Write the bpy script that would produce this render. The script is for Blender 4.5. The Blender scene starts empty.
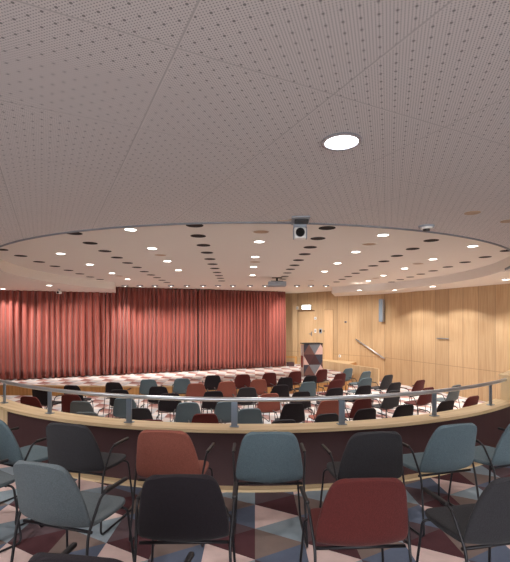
import bpy, bmesh, math, random
from mathutils import Vector, Matrix
random.seed(7)
C = bpy.context.scene.collection
sc = bpy.context.scene
F, CX, HY, EYE = 415.0, 255.0, 319.5, 1.6
ZLOW, ZHIGH = 2.55, 2.77           # lower ceiling, raised ceiling
ZST, ZFL, ZLAND = -0.38, -0.70, -0.07
R = math.radians

# ------------------------------------------------------------------ materials
def new_mat(name):
    m = bpy.data.materials.new(name); m.use_nodes = True
    nt = m.node_tree; b = nt.nodes['Principled BSDF']
    return m, nt, b
def lin(c):
    return tuple(((v/12.92) if v <= .04045 else ((v+.055)/1.055)**2.4) for v in [x/255 for x in c]) + (1,)
def plain(name, col, rough=.6, metal=0, emit=None, es=0, bump=0, bs=200, var=0):
    m, nt, b = new_mat(name)
    c = lin(col)
    b.inputs['Base Color'].default_value = c
    b.inputs['Roughness'].default_value = rough
    b.inputs['Metallic'].default_value = metal
    if emit:
        b.inputs['Emission Color'].default_value = lin(emit); b.inputs['Emission Strength'].default_value = es
    tc = nt.nodes.new('ShaderNodeTexCoord')
    n = nt.nodes.new('ShaderNodeTexNoise'); n.inputs['Scale'].default_value = bs; n.inputs['Detail'].default_value = 3
    nt.links.new(tc.outputs['Object'], n.inputs['Vector'])
    if var:
        mx = nt.nodes.new('ShaderNodeMixRGB'); mx.blend_type = 'MULTIPLY'; mx.inputs['Fac'].default_value = 1
        mx.inputs['Color1'].default_value = c
        mr = nt.nodes.new('ShaderNodeMapRange'); mr.inputs['To Min'].default_value = 1-var; mr.inputs['To Max'].default_value = 1+var
        nt.links.new(n.outputs['Fac'], mr.inputs['Value']); nt.links.new(mr.outputs['Result'], mx.inputs['Color2'])
        nt.links.new(mx.outputs['Color'], b.inputs['Base Color'])
    if bump:
        bp = nt.nodes.new('ShaderNodeBump'); bp.inputs['Strength'].default_value = bump; bp.inputs['Distance'].default_value = .002
        nt.links.new(n.outputs['Fac'], bp.inputs['Height']); nt.links.new(bp.outputs['Normal'], b.inputs['Normal'])
    return m
def fabric(name, col):
    m = plain(name, col, rough=.95, bump=.8, bs=160, var=.45)
    b = m.node_tree.nodes['Principled BSDF']
    b.inputs['Sheen Weight'].default_value = .08; b.inputs['Sheen Roughness'].default_value = .5
    b.inputs['Specular IOR Level'].default_value = .15
    return m
class NB:
    """tiny node building helper"""
    def __init__(s, nt): s.nt = nt
    def n(s, t, **k):
        o = s.nt.nodes.new(t)
        for a, v in k.items(): setattr(o, a, v)
        return o
    def put(s, v, sock):
        if hasattr(v, 'is_output'): s.nt.links.new(v, sock)
        else: sock.default_value = v
    def m(s, op, a, b=None, c=None):
        o = s.n('ShaderNodeMath', operation=op); s.put(a, o.inputs[0])
        if b is not None: s.put(b, o.inputs[1])
        if c is not None: s.put(c, o.inputs[2])
        return o.outputs[0]
def ramp(nb, fac, stops, const=False):
    r = nb.n('ShaderNodeValToRGB'); cr = r.color_ramp
    cr.interpolation = 'CONSTANT' if const else 'LINEAR'
    while len(cr.elements) < len(stops): cr.elements.new(.5)
    for e, (p, c) in zip(cr.elements, stops): e.position = p; e.color = c
    nb.put(fac, r.inputs[0]); return r.outputs[0]
def oak(name, light, dark, joint=.52, seamz=None, grain=1.0, rough=.45):
    """veneer on UVs in metres: u along, v up"""
    m, nt, b = new_mat(name); nb = NB(nt)
    uv = nb.n('ShaderNodeUVMap'); sp = nb.n('ShaderNodeSeparateXYZ'); nt.links.new(uv.outputs[0], sp.inputs[0])
    u, v = sp.outputs[0], sp.outputs[1]
    cell = nb.m('FLOOR', nb.m('DIVIDE', u, joint))
    cv = nb.n('ShaderNodeCombineXYZ')
    nb.put(nb.m('MULTIPLY', u, 26*grain), cv.inputs[0]); nb.put(nb.m('MULTIPLY', v, 1.1*grain), cv.inputs[1]); nb.put(nb.m('MULTIPLY', cell, 3.7), cv.inputs[2])
    nz = nb.n('ShaderNodeTexNoise'); nz.inputs['Scale'].default_value = 1; nz.inputs['Detail'].default_value = 5; nz.inputs['Roughness'].default_value = .6
    nt.links.new(cv.outputs[0], nz.inputs['Vector'])
    col = ramp(nb, nz.outputs['Fac'], [(.3, lin(dark)), (.7, lin(light))])
    wn = nb.n('ShaderNodeTexWhiteNoise', noise_dimensions='1D'); nb.put(cell, wn.inputs['W'])
    tone = nb.m('MULTIPLY_ADD', wn.outputs['Value'], .16, .92)
    if joint < 50:
        fr = nb.m('FRACT', nb.m('DIVIDE', u, joint))
        line = nb.m('LESS_THAN', fr, .02/joint)
        if seamz is not None:
            l2 = nb.m('LESS_THAN', nb.m('ABSOLUTE', nb.m('SUBTRACT', v, seamz)), .008)
            line = nb.m('MAXIMUM', line, l2)
        tone = nb.m('MULTIPLY', tone, nb.m('SUBTRACT', 1, nb.m('MULTIPLY', line, .36)))
    mx = nb.n('ShaderNodeVectorMath', operation='SCALE'); nt.links.new(col, mx.inputs[0]); nb.put(tone, mx.inputs['Scale'])
    nt.links.new(mx.outputs[0], b.inputs['Base Color'])
    b.inputs['Roughness'].default_value = rough
    b.inputs['Specular IOR Level'].default_value = .3
    return m
def triangles(name, cols, w=.355, s=.41, axes=(0, 1), off=(0.0, 3.175), rough=.95, spec=.1):
    """triangular mosaic on object coordinates"""
    m, nt, b = new_mat(name); nb = NB(nt)
    tc = nb.n('ShaderNodeTexCoord'); sp = nb.n('ShaderNodeSeparateXYZ'); nt.links.new(tc.outputs['Object'], sp.inputs[0])
    x = nb.m('SUBTRACT', sp.outputs[axes[0]], off[0]); y = nb.m('SUBTRACT', sp.outputs[axes[1]], off[1])
    u = nb.m('DIVIDE', x, w); col = nb.m('FLOOR', u); fu = nb.m('SUBTRACT', u, col)
    v = nb.m('ADD', nb.m('DIVIDE', y, s), nb.m('MULTIPLY', col, .5))
    h = nb.m('MULTIPLY', fu, .5)
    k = nb.m('FLOOR', nb.m('SUBTRACT', v, h)); k2 = nb.m('FLOOR', nb.m('ADD', v, h))
    right = nb.m('SUBTRACT', k2, k)
    idx = nb.m('FLOORED_MODULO', nb.m('SUBTRACT', nb.m('MULTIPLY', col, 2), k), 3)
    t = nb.m('DIVIDE', nb.m('ADD', nb.m('ADD', idx, nb.m('MULTIPLY', right, 3)), .5), 6)
    c = ramp(nb, t, [(i/6 if i else 0, lin(cc)) for i, cc in enumerate(cols)], const=True)
    n1 = nb.n('ShaderNodeTexNoise'); n1.inputs['Scale'].default_value = 5; n1.inputs['Detail'].default_value = 6; n1.inputs['Roughness'].default_value = .7
    nt.links.new(tc.outputs['Object'], n1.inputs['Vector'])
    tone = nb.m('MULTIPLY_ADD', n1.outputs['Fac'], .5, .75)
    mx = nb.n('ShaderNodeVectorMath', operation='SCALE'); nt.links.new(c, mx.inputs[0]); nb.put(tone, mx.inputs['Scale'])
    nt.links.new(mx.outputs[0], b.inputs['Base Color'])
    b.inputs['Roughness'].default_value = rough; b.inputs['Specular IOR Level'].default_value = spec
    n2 = nb.n('ShaderNodeTexNoise'); n2.inputs['Scale'].default_value = 300
    nt.links.new(tc.outputs['Object'], n2.inputs['Vector'])
    bp = nb.n('ShaderNodeBump'); bp.inputs['Strength'].default_value = .4; bp.inputs['Distance'].default_value = .003
    nt.links.new(n2.outputs['Fac'], bp.inputs['Height']); nt.links.new(bp.outputs['Normal'], b.inputs['Normal'])
    return m
def perforated(name, col):
    m, nt, b = new_mat(name); nb = NB(nt)
    tc = nb.n('ShaderNodeTexCoord')
    def rot(a):
        mp = nb.n('ShaderNodeMapping'); mp.inputs['Rotation'].default_value = (0, 0, R(a))
        nt.links.new(tc.outputs['Object'], mp.inputs['Vector'])
        s = nb.n('ShaderNodeSeparateXYZ'); nt.links.new(mp.outputs[0], s.inputs[0]); return s.outputs[0], s.outputs[1]
    def dots(x, y, p, r):
        fx = nb.m('SUBTRACT', nb.m('FRACT', nb.m('DIVIDE', x, p)), .5); fy = nb.m('SUBTRACT', nb.m('FRACT', nb.m('DIVIDE', y, p)), .5)
        d = nb.m('SQRT', nb.m('ADD', nb.m('MULTIPLY', fx, fx), nb.m('MULTIPLY', fy, fy)))
        return nb.m('LESS_THAN', d, r/p)
    x, y = rot(17.8)
    small = dots(x, y, .011, .0026); big = dots(x, y, .055, .0054)
    X, Y = rot(-26.3)
    pu = nb.m('FRACT', nb.m('DIVIDE', nb.m('SUBTRACT', X, .394), .676)); pv = nb.m('FRACT', nb.m('DIVIDE', nb.m('SUBTRACT', Y, 1.42), .68))
    seamu = nb.m('LESS_THAN', pu, .0075/.676); seamv = nb.m('LESS_THAN', pv, .0075/.68)
    bord = nb.m('MAXIMUM', nb.m('LESS_THAN', nb.m('ABSOLUTE', nb.m('SUBTRACT', pu, .005)), .012), nb.m('LESS_THAN', nb.m('ABSOLUTE', nb.m('SUBTRACT', pv, .005)), .012))
    hole = nb.m('MULTIPLY', nb.m('MAXIMUM', nb.m('MULTIPLY', small, .5), nb.m('MULTIPLY', big, .64)), nb.m('SUBTRACT', 1, bord))
    dark = nb.m('MAXIMUM', hole, nb.m('MAXIMUM', nb.m('MULTIPLY', seamu, .28), nb.m('MULTIPLY', seamv, .25)))
    tone = nb.m('SUBTRACT', 1, dark)
    v = nb.n('ShaderNodeVectorMath', operation='SCALE'); v.inputs[0].default_value = lin(col)[:3]; nb.put(tone, v.inputs['Scale'])
    nt.links.new(v.outputs[0], b.inputs['Base Color']); b.inputs['Roughness'].default_value = .9
    b.inputs['Specular IOR Level'].default_value = .1
    return m

M = {}
M['perf'] = perforated('perforated_plaster', (222, 214, 210))
M['plaster'] = plain('cream_plaster', (232, 226, 218), .9, bs=30, var=.03)
M['shadow_gap'] = plain('grey_trim', (120, 124, 132), .5)
M['oak_wall'] = oak('oak_veneer_wall', (198, 170, 134), (178, 146, 110), joint=.52, seamz=.18)
M['oak_light'] = oak('oak_cap', (222, 198, 160), (194, 166, 126), joint=100, grain=.8)
M['oak_side'] = oak('oak_riser', (206, 160, 104), (180, 132, 80), joint=.62)
M['oak_door'] = oak('oak_door', (212, 180, 142), (194, 160, 122), joint=100)
M['maroon_panel'] = plain('maroon_laminate', (62, 36, 38), .6, bs=60, var=.06)
PINK, TAUPE, DUSK, MAROON, MIST, SLATE = (206, 178, 172), (126, 110, 104), (92, 76, 80), (84, 54, 58), (140, 152, 160), (96, 104, 122)
M['carpet'] = triangles('mosaic_carpet', [(216, 190, 184), TAUPE, DUSK, MAROON, MIST, SLATE])
M['carpet_low'] = triangles('mosaic_carpet_lit', [(226, 214, 208), (200, 190, 184), (152, 108, 102), (176, 144, 138), (208, 208, 210), (192, 192, 196)])  # lightened carpet palette: strong hall and stage light put into the colours
M['lectern'] = triangles('mosaic_lectern', [(222, 186, 176), (116, 84, 78), (74, 48, 50), (84, 54, 56), (120, 124, 132), (66, 66, 78)], axes=(2, 0), off=(.07, .05), rough=.5, spec=.3)
M['curtain'] = plain('red_velvet', (146, 74, 64), .95, bs=90, var=.12, bump=.2)
M['curtain'].node_tree.nodes['Principled BSDF'].inputs['Sheen Weight'].default_value = .3
M['blue'] = fabric('blue_wool', (92, 108, 115))
M['grey'] = fabric('grey_wool', (92, 100, 104))
M['charcoal'] = fabric('charcoal_wool', (52, 51, 54))
M['black'] = fabric('black_wool', (36, 31, 35))
M['maroon'] = fabric('maroon_wool', (86, 38, 36))
M['rust'] = fabric('rust_wool', (136, 80, 68))
M['blackmetal'] = plain('black_tube', (34, 32, 36), .4, .3)
M['blackplastic'] = plain('black_plastic', (30, 28, 30), .5)
M['steel'] = plain('brushed_steel', (206, 210, 216), .3, .85)
M['postmetal'] = plain('satin_steel', (136, 148, 162), .35, .7)
M['white'] = plain('white_plastic', (236, 234, 230), .5)
M['greyplastic'] = plain('grey_plastic', (150, 156, 164), .5)
M['hole'] = plain('dark_opening', (20, 9, 8), .9)
M['ventbrown'] = plain('vent_brown', (190, 162, 136), .8)
M['lens'] = plain('dark_lens', (14, 14, 16), .1)
M['lamp'] = plain('lit_diffuser', (255, 250, 240), .5, emit=(255, 250, 242), es=6)
M['lampcool'] = plain('lit_cool_diffuser', (250, 252, 255), .5, emit=(244, 249, 255), es=3.2)
M['sign'] = plain('lit_sign', (250, 255, 252), .5, emit=(238, 255, 250), es=4)
M['signgreen'] = plain('sign_green', (110, 190, 150), .5, emit=(150, 225, 190), es=2.0)
M['chrome'] = plain('lamp_reflector', (200, 206, 216), .15, 1)
M['red'] = plain('red_plastic', (170, 40, 34), .5)
M['redpanel'] = plain('red_laminate', (160, 66, 54), .5)

# ------------------------------------------------------------------ mesh helpers
def link(o, parent=None):
    C.objects.link(o)
    if parent: o.parent = parent
    return o
def from_bm(name, bm, mat, parent=None, smooth=False, loc=(0, 0, 0), rz=0):
    bmesh.ops.recalc_face_normals(bm, faces=bm.faces)
    me = bpy.data.meshes.new(name); bm.to_mesh(me); bm.free()
    for mm in (mat if isinstance(mat, list) else [mat]): me.materials.append(mm)
    for p in me.polygons: p.use_smooth = smooth
    o = bpy.data.objects.new(name, me); o.location = loc; o.rotation_euler = (0, 0, rz)
    return link(o, parent)
def box(bm, x0, x1, y0, y1, z0, z1, bev=0, mi=0, mat4=None):
    vs = [bm.verts.new((x, y, z)) for z in (z0, z1) for x, y in ((x0, y0), (x1, y0), (x1, y1), (x0, y1))]
    fs = [bm.faces.new([vs[i] for i in q]) for q in ((3, 2, 1, 0), (4, 5, 6, 7), (0, 1, 5, 4), (1, 2, 6, 5), (2, 3, 7, 6), (3, 0, 4, 7))]
    for f in fs: f.material_index = mi
    if mat4 is not None: bmesh.ops.transform(bm, matrix=mat4, verts=vs)
    if bev:
        es = list({e for f in fs for e in f.edges})
        bmesh.ops.bevel(bm, geom=es, offset=bev, segments=2, affect='EDGES', profile=.5)
def cyl(bm, x, y, z0, z1, r, n=32, r1=None, mi=0):
    r1 = r if r1 is None else r1
    a = [bm.verts.new((x+r*math.cos(2*math.pi*i/n), y+r*math.sin(2*math.pi*i/n), z0)) for i in range(n)]
    b = [bm.verts.new((x+r1*math.cos(2*math.pi*i/n), y+r1*math.sin(2*math.pi*i/n), z1)) for i in range(n)]
    fs = [bm.faces.new(a[::-1]), bm.faces.new(b)]
    for i in range(n): fs.append(bm.faces.new((a[i], a[(i+1) % n], b[(i+1) % n], b[i])))
    for f in fs: f.material_index = mi
def ring(bm, x, y, z0, z1, ri, ro, n=40, mi=0):
    L = []
    for r, z in ((ri, z1), (ri, z0), (ro, z0), (ro, z1)):
        L.append([bm.verts.new((x+r*math.cos(2*math.pi*i/n), y+r*math.sin(2*math.pi*i/n), z)) for i in range(n)])
    for k in range(4):
        a, b = L[k], L[(k+1) % 4]
        for i in range(n): bm.faces.new((a[i], a[(i+1) % n], b[(i+1) % n], b[i])).material_index = mi
def fillet(pts, r=.04, n=5):
    P = [Vector(p) for p in pts]; out = [P[0]]
    for i in range(1, len(P)-1):
        a, b, c = P[i-1], P[i], P[i+1]
        d1 = (a-b); d2 = (c-b); rr = min(r, d1.length*.45, d2.length*.45)
        s, e = b+d1.normalized()*rr, b+d2.normalized()*rr
        for k in range(n+1):
            t = k/n; out.append(s*(1-t)**2+b*2*t*(1-t)+e*t*t)
    out.append(P[-1]); return out
def tube(bm, pts, r, n=10, mi=0):
    P = [Vector(p) for p in pts]; rings = []; prev = None
    for i, p in enumerate(P):
        t = (P[min(i+1, len(P)-1)]-P[max(i-1, 0)]).normalized()
        if prev is None:
            prev = t.cross(Vector((0, 0, 1)))
            if prev.length < .1: prev = t.cross(Vector((1, 0, 0)))
        a = (prev-t*prev.dot(t)).normalized(); b = t.cross(a); prev = a
        rings.append([bm.verts.new(p+(a*math.cos(2*math.pi*k/n)+b*math.sin(2*math.pi*k/n))*r) for k in range(n)])
    for q in range(len(rings)-1):
        for k in range(n): bm.faces.new((rings[q][k], rings[q][(k+1) % n], rings[q+1][(k+1) % n], rings[q+1][k])).material_index = mi
    bm.faces.new(rings[0][::-1]); bm.faces.new(rings[-1])
def sweep(bm, path, prof, uvlayer=None, mi=0, closed_ends=True):
    """extrude a closed profile [(outward, z)] along an xy path (list of (x, y, nx, ny))"""
    rs = []; d = 0; ds = []
    for i, (x, y, nx, ny) in enumerate(path):
        if i: d += math.hypot(x-path[i-1][0], y-path[i-1][1])
        ds.append(d); rs.append([bm.verts.new((x+nx*o, y+ny*o, z)) for o, z in prof])
    n = len(prof)
    per = [0]
    for k in range(n): per.append(per[-1]+math.hypot(prof[(k+1) % n][0]-prof[k][0], prof[(k+1) % n][1]-prof[k][1]))
    for i in range(len(rs)-1):
        for k in range(n):
            f = bm.faces.new((rs[i][k], rs[i+1][k], rs[i+1][(k+1) % n], rs[i][(k+1) % n])); f.material_index = mi
            if uvlayer:
                z0, z1 = prof[k][1], prof[(k+1) % n][1]
                horiz = abs(z1-z0) < 1e-4
                va, vb = (per[k], per[k+1]) if horiz else (z0, z1)
                for lp, uvv in zip(f.loops, ((ds[i], va), (ds[i+1], va), (ds[i+1], vb), (ds[i], vb))):
                    # caps: grain runs along the length
                    lp[uvlayer].uv = (uvv[1], uvv[0]) if mi == 9 else uvv
    if closed_ends:
        bm.faces.new(rs[0][::-1]); bm.faces.new(rs[-1])
def uvbm():
    bm = bmesh.new(); return bm, bm.loops.layers.uv.new('UVMap')
def box_uv(bm, uvl, long_axis=None):
    for f in bm.faces:
        n = f.normal
        f.normal_update(); n = f.normal
        for lp in f.loops:
            c = lp.vert.co
            if abs(n.z) > .7: uvv = (c.y, c.x)
            else:
                t = Vector((-n.y, n.x, 0)).normalized(); uvv = (c.dot(t), c.z)
            if long_axis == 'h': uvv = (uvv[1], uvv[0])
            lp[uvl].uv = uvv
def structure(o): o['kind'] = 'structure'; return o
def thing(name, label, cat, loc=(0, 0, 0), rz=0, group=None):
    o = bpy.data.objects.new(name, None); o.empty_display_size = .1; link(o)
    o.location = loc; o.rotation_euler = (0, 0, rz); tag(o, label, cat, group); return o
def tag(o, label, cat, group=None):
    o['label'] = label; o['category'] = cat
    if group: o['group'] = group
    return o
def unproj(px, py, z):
    Z = F*(EYE-z)/(py-HY); return (px-CX)/F*Z, Z

# ------------------------------------------------------------------ plan geometry
EC = (-.05, 9.95)
def ell(a, b, ph):       # ph from the near point, positive towards the right
    x = EC[0]+a*math.sin(ph); y = EC[1]-b*math.cos(ph)
    nx, ny = math.sin(ph)/a, -math.cos(ph)/b; l = math.hypot(nx, ny)
    return x, y, nx/l, ny/l
P1 = Vector((6.73, 10.95)); P2 = Vector((4.85, 15.5)); P3 = Vector((1.87, 18.5)); P4 = Vector((1.15, 18.75))
PR = P1+(P1-P2).normalized()*6.0
ROOM = [Vector((PR.x, -4.0)), PR, P1, P2, P3, P4, Vector((-9.6, 14.2)), Vector((-9.6, -4.0))]

def wall_slab(name, a, b, z0, z1, mat, th=.12, u0=0):
    """room-side face on the line a-b, thickness outwards (room lies to the left of a->b)"""
    bm, uvl = uvbm(); d = (b-a).normalized(); n = Vector((d.y, -d.x))
    sweep(bm, [(a.x, a.y, n.x, n.y), (b.x, b.y, n.x, n.y)], [(0, z0), (0, z1), (th, z1), (th, z0)], uvl)
    for f in bm.faces:
        for lp in f.loops: lp[uvl].uv = (lp[uvl].uv[0]+u0, lp[uvl].uv[1])
    return structure(from_bm(name, bm, mat))
wall_slab('wall_right', ROOM[0], ROOM[1], -.8, 2.9, M['oak_wall'])
wall_slab('wall_right_front', ROOM[1], ROOM[2], -.8, 2.9, M['oak_wall'], u0=.2)
wall_slab('wall_right_hall', ROOM[2], ROOM[3], -.8, 2.9, M['oak_wall'], u0=.1)
wall_slab('wall_stage_side', ROOM[3], ROOM[4], -.8, 2.9, M['oak_wall'])
wall_slab('wall_stage_corner', ROOM[4], ROOM[5], -.8, 2.9, M['oak_wall'], u0=.3)
wall_slab('wall_back', ROOM[5], ROOM[6], -.8, 2.9, M['maroon_panel'])
wall_slab('wall_left', ROOM[6], ROOM[7], -.8, 2.9, M['oak_wall'])
# rear wall behind the camera with a wide opening added to let in world fill light
for nm, (xa, xb, z0, z1) in {'wall_rear_left': (-9.6, -6.5, -.8, 2.9), 'wall_rear_right': (6.0, PR.x, -.8, 2.9), 'wall_rear_bottom': (-6.5, 6.0, -.8, .02), 'wall_rear_top': (-6.5, 6.0, 2.3, 2.9)}.items():
    wall_slab(nm, Vector((xa, -4.0)), Vector((xb, -4.0)), z0, z1, M['oak_wall'])

# balcony floor: from rear wall to the parapet curve
PHL, PHR = R(-63), R(60)
def front_path(a, b, n=72, lo=None, hi=None):
    lo = PHL if lo is None else lo; hi = PHR if hi is None else hi
    return [ell(a, b, lo+(hi-lo)*i/n) for i in range(n+1)]
bm = bmesh.new()
fp = front_path(5.14, 5.89)
pts = [(-9.6, fp[0][1])]+[(p[0], p[1]) for p in fp]+[(PR.x, fp[-1][1])]
top = [bm.verts.new((x, y, 0)) for x, y in pts]; topb = [bm.verts.new((x, -4.0, 0)) for x, y in pts]
bot = [bm.verts.new((x, y, -.7)) for x, y in pts]
for i in range(len(pts)-1):
    bm.faces.new((topb[i], topb[i+1], top[i+1], top[i])); bm.faces.new((top[i], top[i+1], bot[i+1], bot[i]))
structure(from_bm('floor', bm, M['carpet']))
# hall floor and stage
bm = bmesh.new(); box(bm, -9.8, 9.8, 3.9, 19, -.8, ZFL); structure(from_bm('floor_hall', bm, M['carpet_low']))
stage_front = [(-9.6, 12.75), (-7.3, 12.6), (-5.4, 12.42), (-3.5, 12.35), (-1.6, 12.42), (0, 12.65), (1.5, 13.0), (3.0, 13.55), (3.55, 15.15)]
PA, PB = Vector((4.15, 14.0)), Vector((2.78, 16.7))      # landing edge line
pdir = (PB-PA).normalized(); PC = PB+pdir*2.0
bm, uvl = uvbm()
poly = stage_front+[(PB.x, PB.y), (PC.x, PC.y), (1.15, 18.75), (-9.6, 14.2)]
tv = [bm.verts.new((x, y, ZST)) for x, y in poly]; bv = [bm.verts.new((x, y, ZFL)) for x, y in poly]
f = bm.faces.new(tv); f.material_index = 1
for i in range(len(poly)):
    j = (i+1) % len(poly); bm.faces.new((tv[i], tv[j], bv[j], bv[i]))
bmesh.ops.recalc_face_normals(bm, faces=bm.faces); box_uv(bm, uvl)
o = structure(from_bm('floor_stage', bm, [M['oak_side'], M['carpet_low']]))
# nosing
bm, uvl = uvbm()
pp = []
for i, (x, y) in enumerate(stage_front):
    a = Vector(stage_front[max(i-1, 0)]); b = Vector(stage_front[min(i+1, len(stage_front)-1)]); d = (b-a).normalized()
    pp.append((x, y, d.y, -d.x))
sweep(bm, pp, [(0, ZST-.035), (.03, ZST-.035), (.03, ZST+.006), (0, ZST+.006)], uvl, mi=9)
for f in bm.faces: f.material_index = 0
structure(from_bm('trim_stage_edge', bm, M['oak_light']))

# landing by the doors with steps down along the wall
wd = (P3-P2).normalized()
TT = P2+wd*1.2
def prism(bm, poly, z0, z1, mi_top=0, mi=0):
    a = [bm.verts.new((p[0], p[1], z1)) for p in poly]; b = [bm.verts.new((p[0], p[1], z0)) for p in poly]
    bm.faces.new(a).material_index = mi_top; bm.faces.new(b[::-1]).material_index = mi
    for i in range(len(poly)):
        j = (i+1) % len(poly); bm.faces.new((a[i], b[i], b[j], a[j])).material_index = mi
pn = Vector((pdir.y, -pdir.x))     # pointing to the wall side (right)
if pn.x < 0: pn = -pn
land0 = PA+pdir*1.62
LND = [land0+pn*.06, PC, P3+Vector((-.1, -.02)), P3+Vector((0, -.01)), TT+Vector((-.01, -.01))]
bm, uvl = uvbm(); prism(bm, LND, ZFL, ZLAND, 1); bmesh.ops.recalc_face_normals(bm, faces=bm.faces); box_uv(bm, uvl)
structure(from_bm('floor_landing', bm, [M['oak_side'], M['oak_light']]))
bm, uvl = uvbm()
prism(bm, [PA, PC, PC+pn*.06, PA+pn*.06], ZFL, ZLAND+.012); bmesh.ops.recalc_face_normals(bm, faces=bm.faces); box_uv(bm, uvl)
structure(from_bm('wall_stair_side', bm, M['oak_light']))
for k in range(3):
    bm, uvl = uvbm(); a0 = land0+pn*.06-pdir*(.40*k); a1 = a0-pdir*.40
    b0 = TT-wd*(.33*k); b1 = b0-wd*.33
    off = Vector((-.01, -.01))
    prism(bm, [a1, a0, b0+off, b1+off], ZFL, ZLAND-.1575*(k+1), 0); bmesh.ops.recalc_face_normals(bm, faces=bm.faces); box_uv(bm, uvl)
    structure(from_bm('floor_step', bm, M['oak_side']))

# ------------------------------------------------------------------ ceilings
LST, RST = (-4.43, 13.1), (2.72, 14.85)
phs = []
bm = bmesh.new(); N = 240
oA, oB = 5.15, 5.9
inner, zone = [], []
def room_hit(cx, cy, dx, dy):
    best = None
    n = len(ROOM)
    for i in range(n):
        a, b = ROOM[i], ROOM[(i+1) % n]; ex, ey = b.x-a.x, b.y-a.y
        den = dx*ey-dy*ex
        if abs(den) < 1e-9: continue
        t = ((a.x-cx)*ey-(a.y-cy)*ex)/den; s = ((a.x-cx)*dy-(a.y-cy)*dx)/den
        if t > 0 and -1e-6 <= s <= 1+1e-6 and (best is None or t < best): best = t
    return best
phA = math.atan2((LST[0]-EC[0])/oA, -(LST[1]-EC[1])/oB); phB = math.atan2((RST[0]-EC[0])/oA, -(RST[1]-EC[1])/oB)
# arc from phA (negative, left) through 0 to phB (right); the rest is the stage opening
arc = [phA+(phB-phA)*i/N for i in range(N+1)]
angs = [ell(oA, oB, p) for p in arc]
def outpt(x, y):
    dx, dy = x-EC[0], y-EC[1]; t = room_hit(EC[0], EC[1], dx, dy); return EC[0]+dx*t, EC[1]+dy*t
corner = set()
cols = []
for (x, y, nx, ny) in angs: cols.append(((x, y), outpt(x, y)))
# insert exact room corners
extra = []
for c in ROOM:
    dx, dy = c.x-EC[0], c.y-EC[1]
    for i in range(len(cols)-1):
        a = (cols[i][0][0]-EC[0], cols[i][0][1]-EC[1]); b = (cols[i+1][0][0]-EC[0], cols[i+1][0][1]-EC[1])
        if a[0]*dy-a[1]*dx >= 0 and b[0]*dy-b[1]*dx <= 0 and a[0]*dx+a[1]*dy > 0 or (a[0]*dy-a[1]*dx <= 0 and b[0]*dy-b[1]*dx >= 0 and a[0]*dx+a[1]*dy > 0):
            extra.append((i, ((cols[i][0][0]+cols[i+1][0][0])/2, (cols[i][0][1]+cols[i+1][0][1])/2), (c.x, c.y))); break
for i, ip, op in sorted(extra, reverse=True): cols.insert(i+1, (ip, op))
# left and right stage returns
LB = (-5.05, 14.95+.0); 
LEXT = (-5.35, 16.0); REXT = (3.28, 17.05)
inn = [bm.verts.new((a[0], a[1], ZLOW)) for a, b in cols]; out = [bm.verts.new((b[0], b[1], ZLOW)) for a, b in cols]
for i in range(len(cols)-1):
    f = bm.faces.new((inn[i], inn[i+1], out[i+1], out[i]))
    f.material_index = 0 if (cols[i][0][1] < 8.2) else 1
# stage-side extensions beyond the first and last radial lines
lx, ly = cols[0][1]; rx, ry = cols[-1][1]
e = [bm.verts.new((p[0], p[1], ZLOW)) for p in (cols[0][0], LEXT, (lx, ly))]; bm.faces.new(e).material_index = 1
e = [bm.verts.new((p[0], p[1], ZLOW)) for p in (cols[-1][0], REXT, (rx, ry))]; bm.faces.new(e).material_index = 1
bmesh.ops.remove_doubles(bm, verts=bm.verts, dist=1e-5)
for f in bm.faces:
    f.normal_update()
    if f.normal.z > 0: f.normal_flip()
me = bpy.data.meshes.new('ceiling'); bm.to_mesh(me); bm.free(); me.materials.append(M['perf']); me.materials.append(M['plaster'])
structure(link(bpy.data.objects.new('ceiling', me)))
# fascia around the recess incl. the two returns
bm = bmesh.new()
path = [(a[0], a[1]) for a, b in cols]
path = [LEXT]+path+[REXT]
for i in range(len(path)-1):
    (x0, y0), (x1, y1) = path[i], path[i+1]
    vs = [bm.verts.new(v) for v in ((x0, y0, ZLOW), (x1, y1, ZLOW), (x1, y1, ZHIGH+.02), (x0, y0, ZHIGH+.02))]; bm.faces.new(vs)
bmesh.ops.remove_doubles(bm, verts=bm.verts, dist=1e-5)
structure(from_bm('ceiling_recess_edge', bm, M['plaster'], smooth=True))
bm = bmesh.new(); box(bm, -9.8, 9.8, 3.7, 19.2, ZHIGH, ZHIGH+.12); structure(from_bm('ceiling_raised', bm, M['plaster']))
bm = bmesh.new(); box(bm, -9.8, 9.8, -4.2, 3.65, ZHIGH+.05, ZHIGH+.15); structure(from_bm('ceiling_slab', bm, M['plaster']))
bm = bmesh.new()
sweep(bm, [ell(oA, oB, R(-70)+R(140)*i/150) for i in range(151)], [(-.015, ZLOW-.012), (.012, ZLOW-.012), (.012, ZLOW+.004), (-.015, ZLOW+.03)])
structure(from_bm('trim_ceiling_edge', bm, M['shadow_gap'], smooth=False))

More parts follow.
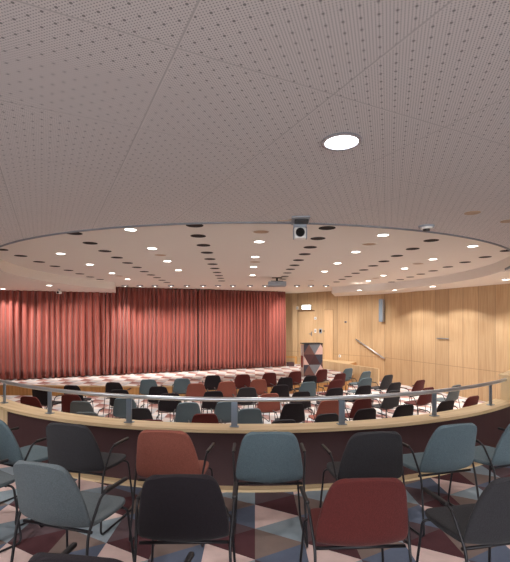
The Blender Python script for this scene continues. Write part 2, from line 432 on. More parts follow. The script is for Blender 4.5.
# ------------------------------------------------------------------ parapet and rail
phi = lambda x, a=5.27: math.asin((x-EC[0])/a)
aL, aR = phi(-2.93), phi(3.28)
def segm(name, lo, hi, prof, mat, n=60, mi=0, a=5.13, b=5.88):
    bm, uvl = uvbm(); sweep(bm, front_path(a, b, n, lo, hi), prof, uvl, mi=mi)
    for f in bm.faces: f.material_index = 0
    return structure(from_bm(name, bm, mat))
WP = [(0, ZFL), (0, .53), (.135, .53), (.135, .0), (.135, ZFL)]
segm('wall_balcony', aL, aR, [(0, ZFL), (0, .53), (.135, .53), (.135, ZFL)], M['maroon_panel'])
segm('wall_balcony_left', PHL, aL, [(0, ZFL), (0, .53), (.135, .53), (.135, ZFL)], M['oak_light'], n=24)
segm('wall_balcony_right', aR, PHR, [(0, ZFL), (0, .86), (.135, .86), (.135, ZFL)], M['oak_light'], n=24)
segm('trim_balcony_cap', PHL, aR, [(-.06, .53), (-.06, .562), (.172, .562), (.172, .53)], M['oak_light'], n=90, mi=9)
segm('trim_balcony_cap_right', aR, PHR, [(-.03, .86), (-.03, .885), (.172, .885), (.172, .86)], M['oak_light'], n=24, mi=9)
segm('trim_balcony_plinth', aL-.02, aR+.02, [(.136, .001), (.136, .022), (.235, .022), (.235, .001)], M['oak_light'], n=80, mi=9)
# straight continuations to the side walls
for nm, p, xe, zt in (('wall_balcony_left_end', fp[0], -9.6, .53), ('wall_balcony_right_end', fp[-1], PR.x, .86)):
    bm, uvl = uvbm(); x0, x1 = sorted((p[0], xe))
    box(bm, x0, x1, p[1]-.06, p[1]+.06, ZFL, zt); bmesh.ops.recalc_face_normals(bm, faces=bm.faces); box_uv(bm, uvl)
    structure(from_bm(nm, bm, M['oak_light']))

RA, RB = 5.19, 5.93
rail = thing('handrail', 'curved brushed steel handrail standing on the oak cap of the balcony wall', 'railing', (0, 0, 0))
bm = bmesh.new(); lo, hi = phi(-4.6, RA), phi(3.29, RA)
tube(bm, [(ell(RA, RB, lo+(hi-lo)*i/100)[0], ell(RA, RB, lo+(hi-lo)*i/100)[1], .825) for i in range(101)], .021, 14)
from_bm('rail_tube', bm, M['steel'], rail, smooth=True)
for xp in (-4.15, -3.12, -2.27, -1.27, -.2, .86, 1.93, 2.86):
    x, y, nx, ny = ell(RA, RB, phi(xp, RA))
    bm = bmesh.new(); box(bm, -.03, .03, -.007, .007, .5625, .806, .002); box(bm, -.045, .045, -.03, .03, .5625, .570, .002)
    from_bm('rail_post', bm, M['postmetal'], rail, loc=(x, y, 0), rz=math.atan2(ny, nx)+math.pi/2)

# ------------------------------------------------------------------ curtain
c0, c1 = Vector((-9.35, 12.89)), Vector((1.257, 17.40))
cd = (c1-c0); CL = cd.length; cd.normalize(); cn = Vector((cd.y, -cd.x))
def curtain(name, s0, s1, label, seed, amp=.085, per=.145):
    rnd = random.Random(seed); bm = bmesh.new(); cols_ = []
    s = s0; ph = 0; xs = []
    while s < s1:
        p = per*rnd.uniform(.75, 1.3); a = amp*rnd.uniform(.65, 1.15)
        for k in range(12):
            t = k/12; w = math.sin(2*math.pi*t); w = math.copysign(abs(w)**.75, w)
            xs.append((min(s+p*(t-.06*math.sin(4*math.pi*t)), s1), a*w))
        s += p
    nz = 10; H0, H1 = ZST+.035, ZHIGH-.01
    G = []
    for (ss, a) in xs:
        row = []
        wob = rnd.uniform(-.006, .006)
        for k in range(nz+1):
            t = k/nz
            pinch = .8+.3*(1-t); q = c0+cd*(ss+.01*math.sin(ss*5+t*3))+cn*(a*pinch+wob*(1-t))
            row.append(bm.verts.new((q.x, q.y, H0+(H1-H0)*t)))
        G.append(row)
    for i in range(len(G)-1):
        for k in range(nz): bm.faces.new((G[i][k], G[i+1][k], G[i+1][k+1], G[i][k+1]))
    o = from_bm(name, bm, M['curtain'], smooth=True)
    m = o.modifiers.new('thick', 'SOLIDIFY'); m.thickness = .004; m.offset = 0
    tag(o, label, 'curtain', 'red stage curtains')
    return o
sA = 4.42
curtain('stage_curtain', 0, sA, 'tall pleated red velvet stage curtain at the left, under the low ceiling', 1, .11, .205)
curtain('stage_curtain', sA+.03, CL-3.75, 'wide pleated red velvet curtain in the middle of the stage', 5, .095, .17)
curtain('stage_curtain', CL-3.72, CL, 'pleated red velvet stage curtain at the right, next to the oak wall', 9)

# ------------------------------------------------------------------ ceiling fittings
LIGHTS = []
def spot(x, y, z, power, angle=110, blend=.8, target=None, col=(1, .96, .91), r=.06):
    l = bpy.data.lights.new('downlight_glow', 'SPOT'); l.energy = power; l.spot_size = R(angle); l.spot_blend = blend; l.color = col; l.shadow_soft_size = r
    o = bpy.data.objects.new('downlight_glow', l); o.location = (x, y, z); link(o)
    if target is not None:
        d = Vector(target)-Vector((x, y, z)); o.rotation_euler = d.to_track_quat('-Z', 'Y').to_euler()
    return o
def downlight(x, y, z, label, group, r=.095, mat='lamp'):
    t = thing('downlight', label, 'light', (x, y, z), 0, group)
    bm = bmesh.new(); ring(bm, 0, 0, -.008, .001, r*.86, r*1.08); from_bm('trim_ring', bm, M['white'], t, smooth=False)
    bm = bmesh.new(); cyl(bm, 0, 0, -.004, .001, r*.9, 40); from_bm('diffuser', bm, M[mat], t)
    return t
PWR = 44
def side(px): return 'left' if px < 215 else ('right' if px > 300 else 'middle')
hi_px = [(130.5, 229.3, 'nearest the ceiling rim at left, above the parapet'), (152, 248.2, 'second inward behind the left rim light'),
 (167.5, 261, 'third in the left inner line, before the small brown vent'), (178.5, 270, 'fourth in the left inner line'), (89.8, 264.3, 'between the two left rows of black holes'),
 (60.7, 253.5, 'outside the left arc of black holes, near the rim'), (112, 273, 'by the small beige vent of the left outer area'), (127.5, 279, 'far left inner, before the stage edge'),
 (259.2, 241.4, 'nearest of the four in the middle line'), (255.3, 256.7, 'second of the four in the middle line'), (253.5, 266.8, 'third of the four in the middle line'), (252.6, 275, 'fourth and farthest in the middle line'),
 (383, 234.8, 'large looking one nearest the rim on the right, beside a beige vent'), (355.9, 251.7, 'second inward from the right rim, between two hole rows'), (337.6, 263.1, 'third inward on the right inner line'), (324.5, 271.3, 'fourth inward on the right inner line'),
 (404.5, 268.3, 'between the two right rows of black holes'), (383.3, 275.4, 'second between the two right hole rows'), (368.2, 280.7, 'farthest between the two right hole rows'),
 (472.7, 245.9, 'at the far right near the rim of the recess'), (433, 259, 'right outer area, next to a beige vent')]
for px, py, w in hi_px:
    x, y = unproj(px, py, ZHIGH)
    downlight(x, y, ZHIGH, 'lit downlight, '+w, 'downlights in the raised oval ceiling', .084)
    spot(x, y, ZHIGH-.03, PWR, 125, .7)
for px, py, w in [(3, 288.8, 'far left by the curtain'), (49.4, 285.3, 'left, in front of the curtain'), (359.4, 290, 'right, above the handrail by the steps'), (394.7, 290, 'right, beside the wall speaker'), (432.5, 286.3, 'right, above the wall bar'), (506, 279.4, 'rightmost, next to the oak wall')]:
    x, y = unproj(px, py, ZLOW)
    downlight(x, y, ZLOW, 'lit downlight in the low ceiling, '+w, 'downlights in the low ceiling strip', .09)
    spot(x, y, ZLOW-.03, 72 if px > 300 else 50, 130, .25)
for s_, w in ((1.2, ''), (3.2, '')):   # same strip, continuing beyond the frame
    q = P1+(P1-P2).normalized()*s_+Vector((-1.25, -.5)); spot(q.x, q.y, ZLOW-.03, 72, 130, .25)
# balcony ceiling
x, y = unproj(341.5, 141, ZLOW)
t = thing('downlight', 'large bright round downlight in the perforated balcony ceiling', 'light', (x, y, ZLOW), 0, 'balcony ceiling downlights')
bm = bmesh.new(); ring(bm, 0, 0, -.010, .001, .088, .106, 56); from_bm('trim_ring', bm, M['chrome'], t)
bm = bmesh.new(); cyl(bm, 0, 0, -.005, .001, .09, 48); from_bm('diffuser', bm, M['lampcool'], t)
BAL = [(x, y)]+[(-1.9, 1.7), (-3.6, 3.4), (3.2, 2.6), (.6, -.6), (-2.4, -1.0), (3.4, -.6), (6.2, 2.8), (-6.2, 3.2), (-6, .2), (6.3, -.8)]
for i, (x, y) in enumerate(BAL):
    spot(x, y, ZLOW-.03, (46 if y > 1 else 22) if i else 26, 140, .8, col=(1, .96, .93))
def disc_on_ceiling(name, x, y, z, r, mat, label, cat, group, h=.006, rim=None):
    if rim:
        t = thing(name, label, cat, (x, y, z), 0, group)
        bm = bmesh.new(); ring(bm, 0, 0, -h, .001, r*.84, r); from_bm('frame', bm, M[rim], t)
        bm = bmesh.new(); cyl(bm, 0, 0, -h*.5, .001, r*.86, 32); from_bm('grille', bm, M[mat], t); return t
    bm = bmesh.new(); cyl(bm, 0, 0, -h, .001, r, 32); o = from_bm(name, bm, M[mat], None, loc=(x, y, z)); tag(o, label, cat, group); return o
rows = {
 'far left arc': [(1, 249.5), (20.8, 255.8), (39.2, 261.8), (54.9, 266.2), (68.5, 270.3), (79.8, 273.8), (90.2, 276.9), (100, 279.4), (107.5, 282.4)],
 'left row': [(74, 233.2), (90.2, 243.1), (104.9, 251), (116.9, 257.5), (127.6, 262.9), (136.9, 267.3), (144.3, 271.6), (151, 274.9), (157, 277.6), (162, 280.2), (166.9, 282.4)],
 'middle left row': [(194.7, 225.3), (198.2, 235.9), (203.5, 245.2), (207, 252.6), (209.9, 259), (212.5, 264.1), (214.8, 268.4), (217, 272.4), (218.9, 275.6), (220.3, 278.2), (221.7, 280.9)],
 'middle right row': [(327.1, 227.9), (317.9, 238.4), (310.2, 247.2), (304.7, 254.1), (298.5, 260.1), (294.5, 265.2), (290.4, 269.2), (287.2, 272.9), (284.8, 276.3), (282.6, 279.1)],
 'right row': [(431.2, 240.4), (412.6, 248.8), (396.9, 255.8), (383.9, 261.3), (373.1, 265.8), (363.7, 269.9), (355.7, 273.2), (348.2, 276.6), (342.2, 279.3), (336.5, 281.9)],
 'far right arc': [(507, 250.6), (485.1, 257), (465.1, 262.2), (447.8, 266.9), (433.1, 270.8), (420.8, 274.1), (410.2, 277), (400.2, 279.5), (391.4, 282)]}
ORD = ['nearest', 'second', 'third', 'fourth', 'fifth', 'sixth', 'seventh', 'eighth', 'ninth', 'tenth', 'eleventh', 'twelfth']
for rn, pts in rows.items():
    for i, (px, py) in enumerate(pts):
        x, y = unproj(px, py, ZHIGH)
        wh = ORD[i]+(' to the balcony' if i == 0 else ' from the balcony')
        disc_on_ceiling('air_outlet', x, y, ZHIGH, .108, 'hole', f'dark round ceiling opening, {rn}, {wh}', 'air outlet', 'dark round ceiling openings', h=.004)
for px, py, w in [(261, 231.6, 'large looking one in the middle, nearest the rim'), (255, 261.8, 'small middle one between two lights'), (253, 277, 'farthest middle one'), (160.4, 254.9, 'left one beside the inner line of lights'), (119.2, 275.9, 'far left small one'), (369, 244, 'right one beside the large rim light'), (418.2, 263.6, 'right outer one'), (376, 278.1, 'right, far small one'), (311, 280, 'farthest right small one')]:
    x, y = unproj(px, py, ZHIGH)
    disc_on_ceiling('ceiling_vent', x, y, ZHIGH, .125, 'ventbrown', 'round beige and brown ceiling vent, '+w, 'vent', 'beige ceiling vents', rim='plaster')
for px, py, w in [(472.4, 212.7, 'on the balcony ceiling at right'), (508, 221, 'on the balcony ceiling at the right picture edge'), (16, 278, 'in the low ceiling at far left')]:
    x, y = unproj(px, py, ZLOW)
    disc_on_ceiling('ceiling_speaker', x, y, ZLOW, .066, 'ventbrown' if py < 230 else 'plaster', 'flat round cover '+w, 'ceiling cover', None, h=.005)
# row of little stage spots
for i, px in enumerate((125, 140, 155, 171, 187, 203, 218, 233, 250, 265, 297, 311, 326)):
    x, y = unproj(px, 285.3, ZHIGH)
    t = thing('stage_spotlight', f'small grey stage spotlight, {(ORD+["thirteenth"])[i] if i else "first"} from the left', 'spotlight', (x, y, ZHIGH), 0, 'row of stage spotlights')
    bm = bmesh.new(); box(bm, -.1, .1, -.06, .06, -.035, 0, .004); from_bm('housing', bm, M['greyplastic'], t)
    bm = bmesh.new(); cyl(bm, 0, .03, -.040, -.034, .02, 20); from_bm('lamp_face', bm, M['lamp'], t)
    if i % 2 == 0:
        q = c0+cd*(cd.dot(Vector((x, y))-c0)+(.2 if i < 11 else -.5))
        spot(x, y-.1, ZHIGH-.08, 130, 80, .9, target=(q.x, q.y-.1, .2), col=(1, .92, .84))
for dx in (-7.6, -6.6, -5.6): spot(dx, 12.1+.15*(dx+7.6), ZLOW-.05, 105, 75, .9, target=(dx, 13.9+.425*(dx+6.9), .9), col=(1, .92, .84))
for tx, ty in ((2.1, 17.9), (3.1, 17.1), (4.3, 15.9)): spot(tx-1.3, ty-2.0, ZHIGH-.05 if tx < 4 else ZLOW-.05, 120, 80, .9, target=(tx, ty, .7), col=(1, .94, .87))

# projector
x, y = unproj(277, 284.5, 2.58)
t = thing('projector', 'light grey projector hanging from the ceiling in front of the stage', 'projector', (x, y, ZHIGH))
bm = bmesh.new(); box(bm, -.25, .25, -.19, .19, -.25, -.115, .02)
for k in range(6): box(bm, -.2+k*.05, -.17+k*.05, -.193, -.19, -.22, -.15)
from_bm('body', bm, M['greyplastic'], t)
bm = bmesh.new(); cyl(bm, 0, 0, -.115, 0, .03, 16); box(bm, -.17, .17, -.09, .09, -.115, -.09, .004); box(bm, -.14, .14, -.1, .1, -.01, .0); from_bm('ceiling_mount', bm, M['blackplastic'], t)
bm = bmesh.new(); Mx = Matrix.Translation((.12, .20, -.18)) @ Matrix.Rotation(R(90), 4, 'X'); b2 = bmesh.new(); cyl(b2, 0, 0, -.02, .02, .045, 20); bmesh.ops.transform(b2, matrix=Mx, verts=b2.verts); from_bm('lens', b2, M['lens'], t); bm.free()

# hanging camera at the rim
t = thing('video_camera', 'white video camera with round black lens hanging from the balcony ceiling rim', 'camera', (.44, 4.06, ZLOW), R(-4))
bm = bmesh.new(); box(bm, -.085, .085, -.26, .06, -.012, 0, .003); from_bm('mounting_plate', bm, M['greyplastic'], t)
bm = bmesh.new(); box(bm, -.055, .075, -.18, -.05, -.03, -.012, .003); from_bm('junction_box', bm, M['blackplastic'], t)
bm = bmesh.new(); box(bm, -.064, .064, -.05, .07, -.055, -.012, .006); from_bm('neck', bm, M['greyplastic'], t)
bm = bmesh.new(); box(bm, -.056, .056, -.055, .055, -.165, -.058, .012); bd = from_bm('body', bm, M['white'], t)
for s_ in (-1, 1):
    bm = bmesh.new(); box(bm, min(s_*.057, s_*.068), max(s_*.057, s_*.068), -.03, .03, -.165, -.05, .004); from_bm('yoke_arm', bm, M['greyplastic'], t)
b2 = bmesh.new(); cyl(b2, 0, 0, -.02, .02, .043, 28); bmesh.ops.transform(b2, matrix=Matrix.Translation((0, -.065, -.112)) @ Matrix.Rotation(R(90), 4, 'X'), verts=b2.verts); ln = from_bm('lens', b2, M['lens'], t)
bm = bmesh.new(); tube(bm, fillet([(-.08, -.16, -.006), (-.12, -.12, -.008), (-.22, -.10, -.004)], .03), .004, 6); from_bm('cable', bm, M['ventbrown'], t)
# detector
x, y = unproj(424.5, 228.5, ZLOW)
t = thing('smoke_detector', 'round grey detector with a dark tip on the ceiling rim at right', 'detector', (x-.03, y-.12, ZLOW))
bm = bmesh.new(); cyl(bm, 0, 0, -.016, 0, .075, 32, .08); from_bm('base', bm, M['greyplastic'], t)
bm = bmesh.new(); cyl(bm, 0, 0, -.03, -.016, .055, 32, .06); from_bm('cover', bm, M['white'], t)
bm = bmesh.new(); cyl(bm, 0.01, .02, -.048, -.03, .03, 24, .035); from_bm('sensor_tip', bm, M['blackplastic'], t)
# small camera hanging before the curtain
x, y = unproj(71, 290.8, ZLOW)
t = thing('hanging_camera', 'small white camera hanging from the low ceiling in front of the red curtain', 'camera', (x, 12.9, ZLOW))
bm = bmesh.new(); cyl(bm, 0, 0, -.06, 0, .018, 12); cyl(bm, 0, 0, -.008, 0, .05, 20); from_bm('stem', bm, M['greyplastic'], t)
bm = bmesh.new(); box(bm, -.07, .07, -.07, .07, -.15, -.06, .02); from_bm('body', bm, M['white'], t)
b2 = bmesh.new(); cyl(b2, 0, 0, -.01, .02, .035, 20); bmesh.ops.transform(b2, matrix=Matrix.Translation((0, -.075, -.11)) @ Matrix.Rotation(R(90), 4, 'X'), verts=b2.verts); from_bm('lens', b2, M['lens'], t)

# ------------------------------------------------------------------ wall fittings
def on_wall(px, a, b):        # where the view column px meets the wall a-b: point and yaw (local -Y faces the room)
    k = (px-CX)/F; d = b-a
    t_ = (k*a.y-a.x)/(d.x-k*d.y); return a+d*t_
def wall_frame(a, b):
    d = (a-b).normalized()          # local +X
    return math.atan2(d.y, d.x)
def mount(name, label, cat, px, py, a, b, group=None):
    q = on_wall(px, a, b); z = EYE+(HY-py)/F*q.y
    rz = wall_frame(a, b); 
    return thing(name, label, cat, (q.x, q.y, z), rz, group), q
# P2->P3: walking from left (P3) to right (P2): local +X towards P2, room is local -Y
t, q = mount('wall_speaker', 'tall narrow light grey loudspeaker on the oak wall above the steps', 'speaker', 383.5, 310.5, P2, P3)
bm = bmesh.new(); box(bm, -.085, .085, -.22, -.06, -.43, .43, .02); from_bm('cabinet', bm, M['greyplastic'], t)
bm = bmesh.new(); box(bm, -.07, .07, -.226, -.219, -.41, .41, .002); from_bm('grille', bm, plain('speaker_cloth', (132, 146, 160), .8), t)
bm = bmesh.new(); box(bm, -.03, .03, -.062, -.001, -.12, .12, .004); from_bm('bracket', bm, M['blackplastic'], t)
t, q = mount('wall_bar', 'short horizontal metal bar mounted on the right oak wall', 'wall bar', 443.5, 338.5, P1, P2)
bm = bmesh.new(); box(bm, -.23, .23, -.05, -.03, -.014, .014, .004); from_bm('bar', bm, M['postmetal'], t)
for s_ in (-.18, .18):
    bm = bmesh.new(); box(bm, s_-.012, s_+.012, -.031, -.001, -.01, .01); from_bm('bracket', bm, M['postmetal'], t)
# handrail by the steps
qa, qb = on_wall(357.5, P2, P3), on_wall(385, P2, P3)
za, zb = EYE+(HY-339.3)/F*(qa.y-.08), EYE+(HY-358.6)/F*(qb.y-.08)
rz = wall_frame(P2, P3); L = (qb-qa).length
t = thing('stair_handrail', 'sloping steel handrail on the oak wall beside the stage steps', 'handrail', (qa.x, qa.y, za), rz)
bm = bmesh.new(); tube(bm, [(-.02, -.09, 0), (L+.02, -.09, zb-za)], .03, 12); from_bm('rail_tube', bm, M['steel'], t, smooth=True)
for k in (.12, .5, .88):
    bm = bmesh.new(); zz = (zb-za)*k; tube(bm, fillet([(L*k, -.001, zz-.07), (L*k, -.09, zz-.07), (L*k, -.09, zz-.02)], .03), .009, 8); from_bm('bracket', bm, M['steel'], t, smooth=True)
# doors on the stage side wall
def door_at(name, pxa, pxb, head, rec):
    a_, b_ = on_wall(pxa, P2, P3), on_wall(pxb, P2, P3); w = (b_-a_).length; rz = wall_frame(P2, P3)
    h = EYE+(HY-head)/F*((a_.y+b_.y)/2)-ZLAND
    bm, uvl = uvbm(); box(bm, .0, w, -.018, -.001, 0, h, .003); bmesh.ops.recalc_face_normals(bm, faces=bm.faces); box_uv(bm, uvl)
    o = from_bm(name, bm, M['oak_door'], None, loc=(a_.x, a_.y, ZLAND+.001), rz=rz); structure(o)
    if rec:
        bm = bmesh.new(); box(bm, -.05, w+.05, -.05, -.001, h, h+.045, .003); from_bm('door_head', bm, plain('dark_wood', (120, 88, 62), .5), o)
        bm = bmesh.new(); box(bm, w-.1, w-.06, -.03, -.017, .95, 1.15, .003); tube(bm, [(w-.08, -.06, 1.05), (w-.2, -.06, 1.05)], .01, 8); tube(bm, [(w-.08, -.02, 1.05), (w-.08, -.06, 1.05)], .01, 8); from_bm('door_handle', bm, M['postmetal'], o)
    else:
        bm = bmesh.new(); box(bm, w-.012, w, -.02, -.0185, 0.01, h-.01); box(bm, 0, w, -.02, -.0185, h-.02, h-.008); from_bm('door_gap', bm, plain('gap_wood', (128, 96, 68), .6), o)
    return o
door_at('door_1', 299.5, 313.5, 311.3, True)
door_at('door_2', 324.5, 333.5, 309.5, False)
t, q = mount('exit_sign', 'bright white glowing exit sign box above the stage door', 'sign', 307.5, 307.3, P2, P3)
bm = bmesh.new(); box(bm, -.24, .24, -.09, -.001, -.1, .1, .008); from_bm('housing', bm, M['white'], t)
bm = bmesh.new(); box(bm, -.225, .225, -.096, -.0895, -.085, .085, .002); from_bm('lit_panel', bm, M['sign'], t)
for nm, lab, cat, px, py, w, h, mt in [
    ('wall_sensor', 'small white square sensor on the oak corner beside the exit sign', 'sensor', 297.6, 308, .1, .13, 'white'),
    ('access_panel', 'small white square plate beside the stage door, below the exit sign', 'wall plate', 315.6, 318.2, .11, .11, 'white'),
    ('wall_switch', 'white switch plate right of the stage door handle', 'switch', 315.6, 330.8, .1, .17, 'white'),
    ('card_reader', 'grey-blue wall panel to the right of the white switch plate', 'control panel', 320.8, 331, .15, .2, 'greyplastic'),
    ('key_switch', 'tiny dark wall fitting right of the grey-blue panel', 'wall fitting', 324.3, 331.2, .03, .08, 'blackplastic'),
    ('thermostat', 'small grey thermostat alone on the pale oak wall', 'thermostat', 345.8, 322, .11, .06, 'postmetal'),
    ('wall_socket', 'white socket plate low on the oak wall behind the lectern', 'socket', 340, 356, .1, .1, 'white'),
    ('fire_alarm', 'small red alarm high on the oak wall above the exit sign', 'alarm', 305, 291.8, .07, .06, 'red')]:
    t, q = mount(nm, lab, cat, px, py, P2, P3)
    bm = bmesh.new(); box(bm, -w/2, w/2, -.03, -.001, -h/2, h/2, .006); from_bm('cover', bm, M[mt], t)
    if w > .08:
        bm = bmesh.new(); box(bm, -w*.3, w*.3, -.035, -.0295, -h*.3, h*.3, .002); from_bm('faceplate', bm, M['greyplastic'] if mt == 'white' else M['lens'], t)
bm, uvl = uvbm()
sweep(bm, [(P3.x, P3.y, -.2, -.98), (P4.x, P4.y, -.2, -.98)], [(.0, ZLAND-.05), (.0, ZLAND+.03), (.02, ZLAND+.03), (.02, ZLAND-.05)], uvl)
structure(from_bm('baseboard_corner', bm, M['oak_side']))
bm = bmesh.new(); box(bm, 1.36, 1.66, 17.55, 17.9, ZST, ZST+.16, .01); o = from_bm('step_block', bm, M['maroon_panel']); tag(o, 'low dark red step block on the stage beside the curtain edge', 'step block')

# ------------------------------------------------------------------ lectern
t = thing('lectern', 'lectern covered in maroon, pink and grey triangles standing on the stage', 'lectern', (1.97, 14.5, ZST), R(8))
bm = bmesh.new(); box(bm, -.33, .33, -.25, -.21, .03, 1.13, .004); from_bm('front_panel', bm, M['lectern'], t)
for s_ in (-1, 1):
    bm = bmesh.new(); x0, x1 = sorted((s_*.33, s_*.295)); box(bm, x0, x1, -.209, .22, .03, 1.10, .004); sp_ = from_bm('side_panel', bm, M['white'], t)
    x0, x1 = sorted((s_*.331, s_*.336)); bm = bmesh.new(); box(bm, x0, x1, -.10, .16, .32, .72); from_bm('red_inset', bm, M['redpanel'], sp_)
bm = bmesh.new(); box(bm, -.34, .34, -.26, .24, 1.131, 1.16, .006); from_bm('top', bm, M['charcoal'], t)
bm = bmesh.new(); box(bm, -.33, .33, -.25, .22, 0, .03, .003); from_bm('base', bm, M['steel'], t)
bm = bmesh.new(); box(bm, -.29, .29, -.2, .2, .5, .52); from_bm('shelf', bm, M['white'], t)
# ------------------------------------------------------------------ chairs
def shell_mesh(name, mat):
    prof = [(-.310, .832, .112), (-.309, .828, .142), (-.305, .816, .164), (-.299, .797, .181), (-.288, .755, .197), (-.268, .68, .214), (-.252, .61, .227), (-.240, .55, .236), (-.228, .500, .240),
            (-.206, .462, .238), (-.168, .440, .232), (-.11, .433, .229), (-.03, .43, .229), (.06, .43, .228), (.13, .436, .224), (.185, .442, .212), (.212, .443, .195), (.225, .440, .16), (.229, .436, .11)]
    WR = [.004, .006, .010, .014, .022, .034, .042, .046, .044, .036, .022, .010, 0, 0, 0, 0, 0, 0, 0]
    LF = [-.008, -.008, -.006, -.004, 0, 0, 0, 0, .004, .012, .018, .018, .014, .010, .006, 0, 0, 0, 0]
    U = [-1, -.93, -.8, -.6, -.35, 0, .35, .6, .8, .93, 1]
    bm = bmesh.new(); G = []
    for i, (y, z, w) in enumerate(prof):
        row = []
        for u in U:
            q = abs(u)**2.2
            row.append(bm.verts.new((w*u, y+q*WR[i], z+q*LF[i])))
        G.append(row)
    for i in range(len(G)-1):
        for k in range(len(U)-1): bm.faces.new((G[i][k], G[i][k+1], G[i+1][k+1], G[i+1][k]))
    bmesh.ops.recalc_face_normals(bm, faces=bm.faces)
    me = bpy.data.meshes.new(name); bm.to_mesh(me); bm.free(); me.materials.append(mat)
    o = bpy.data.objects.new('tmp', me); C.objects.link(o)
    m = o.modifiers.new('s', 'SOLIDIFY'); m.thickness = .026; m.offset = 0
    m = o.modifiers.new('b', 'SUBSURF'); m.levels = 1; m.render_levels = 1
    dg = bpy.context.evaluated_depsgraph_get(); dg.update()
    out = bpy.data.meshes.new_from_object(o.evaluated_get(dg)); out.name = name
    for p in out.polygons: p.use_smooth = True
    bpy.data.objects.remove(o); return out
SH = {c: shell_mesh('shell_'+c, M[c]) for c in ('blue', 'grey', 'charcoal', 'black', 'maroon', 'rust')}
def chair_parts():
    out = []
    for s in (-1, 1):
        bm = bmesh.new()
        tube(bm, fillet([(s*.262, .075, .616), (s*.262, -.115, .620), (s*.243, -.205, .425), (s*.262, -.262, .010), (s*.262, .215, .010), (s*.232, .175, .412), (s*.17, .15, .419)], .045, 5), .0078, 8)
        out.append(('side_frame', bm, 'blackmetal', True))
        bm = bmesh.new(); box(bm, s*.262-.012, s*.262+.012, -.09, .125, .612, .633, .007); out.append(('armrest', bm, 'blackplastic', False))
    for y, z in ((-.14, .424), (.15, .414)):
        bm = bmesh.new(); tube(bm, [(-.236, y-.025*(y < 0), z), (.236, y-.025*(y < 0), z)], .009, 8) if y < 0 else tube(bm, [(-.18, y, z), (.18, y, z)], .009, 8)
        out.append(('crossbar', bm, 'blackmetal', True))
    return out
root0 = bpy.data.objects.new('shell_chair', None); C.objects.link(root0)
shell0 = bpy.data.objects.new('shell', SH['blue']); link(shell0, root0)
for nm, bm, mt, sm in chair_parts(): from_bm(nm, bm, M[mt], root0, smooth=sm)
first = [True]
def place(px, ytop, col, zf, focus, label, group, rot=None, dy=0, X=None, Z=None):
    """the centre of the top edge of the back sits on this view direction"""
    top = zf+.84
    if Z is None: Z = F*(EYE-top)/(ytop-HY); X = (px-CX)/F*Z
    a = math.atan2(-(focus[0]-X), focus[1]-Z) if rot is None else R(rot)
    cx, cy = X-math.sin(a)*.30, Z+math.cos(a)*.30
    if first[0]: r = root0; first[0] = False; sh = shell0
    else:
        r = root0.copy(); C.objects.link(r)
        for ch in root0.children:
            c = ch.copy(); C.objects.link(c); c.parent = r
            if ch == shell0: sh = c
    sh.data = SH[col]
    r.location = (cx, cy, zf+.0005); r.rotation_euler = (0, 0, a)
    r['label'] = label; r['category'] = 'chair'; r['group'] = group
    return r
G1 = 'armchairs on the balcony'
FU = (.1, 8.8)
up = [(270, 430.6, 'blue', 'blue shell armchair in the middle of the balcony row facing the parapet', None),
      (163, 429, 'rust', 'rust-red shell armchair facing the balcony parapet, left of the middle blue chair', None),
      (66, 422.3, 'charcoal', 'charcoal shell armchair with grey seat facing the balcony parapet at left', -13),
      (-11, 416.5, 'blue', 'blue shell armchair facing the parapet at the left picture edge', -26),
      (377, 430.5, 'charcoal', 'dark charcoal shell armchair facing the parapet, behind it the maroon chair', 7),
      (458, 422.8, 'blue', 'light blue shell armchair facing the parapet on the right, whole back visible', 16),
      (527, 417, 'blue', 'blue shell armchair facing the parapet, cut by the right picture edge', 24),
      (180, 473, 'black', 'large black shell armchair in the front of the picture, second balcony row', 1),
      (369, 476.5, 'maroon', 'large maroon shell armchair in the front of the picture', 3),
      (38, 461, 'grey', 'grey shell armchair at front left on the triangle carpet', -17),
      (523, 474, 'charcoal', 'large charcoal shell armchair at front right, cut by the picture edge', 12),
      (76, 553, 'black', 'black shell armchair whose top edge shows at the bottom left', -8)]
for px, yt, c, lab, rot in up: place(px, yt, c, 0, FU, lab, G1, rot)
place(0, 0, 'grey', 0, FU, 'grey shell armchair left of the picture with its seat corner showing', G1, -34, X=-2.17, Z=2.68)
place(0, 0, 'blue', 0, FU, 'light blue shell armchair at the bottom left corner with only its seat showing', G1, -20, X=-1.30, Z=1.12)

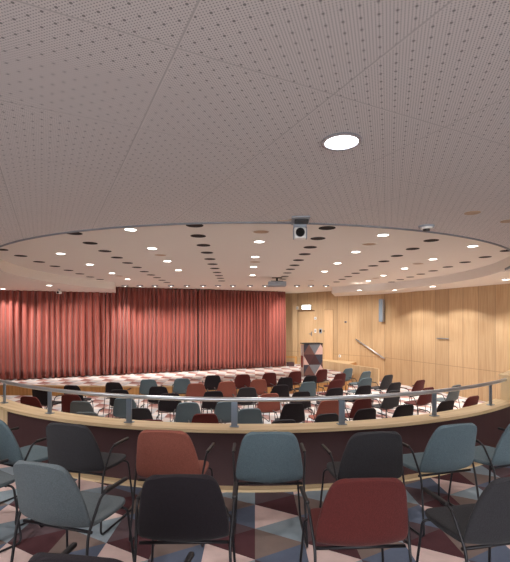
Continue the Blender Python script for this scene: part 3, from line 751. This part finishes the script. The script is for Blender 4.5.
FL_ = (-2.4, 19.6)
low = {0: [(151, 419, 'maroon'), (284, 419, 'charcoal'), (205, 413, 'maroon'), (328, 413, 'charcoal'), (86, 411.5, 'grey'), (250, 408, 'blue'), (138.5, 407.5, 'charcoal'), (367, 408, 'black'), (406, 404, 'black'), (448, 400, 'black'), (474, 395.5, 'maroon')],
 1: [(28.5, 396, 'maroon'), (70, 394, 'maroon'), (80, 400.6, 'grey'), (124, 397.5, 'blue'), (170, 392.8, 'black'), (188, 402, 'blue'), (227, 401, 'blue'), (270, 393, 'rust'), (294, 402.5, 'black'), (330, 399.5, 'rust'), (364, 398, 'maroon'), (394, 390, 'charcoal'), (429, 387, 'maroon'), (457, 384.6, 'grey')],
 2: [(39, 387.5, 'black'), (119, 389, 'black'), (158, 386, 'black'), (213.5, 390.5, 'black'), (247.5, 387, 'charcoal'), (302, 391, 'black'), (281, 384.5, 'black'), (336, 387.5, 'black'), (365, 385, 'black'), (396, 382, 'charcoal'), (421, 379.6, 'maroon')],
 3: [(71, 384.8, 'black'), (113, 382, 'black'), (148, 379, 'blue'), (196, 383, 'rust'), (227, 381, 'rust'), (259, 379, 'rust'), (286, 377, 'black'), (309, 381.5, 'blue'), (337, 379.5, 'maroon'), (367, 377.5, 'blue'), (389, 374.5, 'charcoal')],
 4: [(182, 378, 'blue'), (213, 375, 'black'), (243, 374, 'maroon'), (270, 372.5, 'maroon'), (296, 371, 'maroon'), (311, 375.5, 'black'), (323, 369, 'maroon'), (341, 373, 'maroon'), (349, 368, 'blue'), (367, 371, 'blue')]}
RN = ['row closest to the balcony wall', 'second row from the balcony', 'third row from the balcony', 'fourth row from the balcony', 'front row by the stage']
CN = {'blue': 'blue', 'grey': 'blue-grey', 'charcoal': 'dark grey', 'black': 'black', 'maroon': 'maroon', 'rust': 'rust-red'}
OR2 = ['first', 'second', 'third', 'fourth', 'fifth', 'sixth', 'seventh', 'eighth', 'ninth']
for r_, L_ in low.items():
    L_.sort(); tot = {}
    for _, _, c in L_: tot[c] = tot.get(c, 0)+1
    cnt = {}
    for px, yt, c in L_:
        cnt[c] = cnt.get(c, 0)+1
        if tot[c] == 1: lab = f'the only {CN[c]} hall chair in the {RN[r_]}'
        else: lab = f'{CN[c]} hall chair, {RN[r_]}, {OR2[cnt[c]-1]} {CN[c]} from left'
        place(px, yt, c, ZFL, FL_, lab, 'shell chairs in the lower hall')

# ------------------------------------------------------------------ world, camera
w = bpy.data.worlds.new('world'); sc.world = w; w.use_nodes = True
bg = w.node_tree.nodes['Background']; bg.inputs['Color'].default_value = (.95, .97, 1, 1); bg.inputs['Strength'].default_value = 2.8
cam = bpy.data.cameras.new('camera'); co = bpy.data.objects.new('camera', cam); link(co)
co.location = (0, 0, EYE); co.rotation_euler = (R(90), 0, 0)
cam.sensor_fit = 'VERTICAL'; cam.sensor_height = 24; cam.lens = 24*F/562; cam.shift_y = (HY-281)/562
cam.clip_start = .05
sc.camera = co
sc.view_settings.view_transform = 'Standard'; sc.view_settings.look = 'None'; sc.view_settings.gamma = 1; sc.view_settings.use_curve_mapping = False
sc.view_settings.exposure = 1.0
sc.cycles.max_bounces = 8; sc.cycles.diffuse_bounces = 5; sc.cycles.sample_clamp_indirect = 6
sc.cycles.use_denoising = True
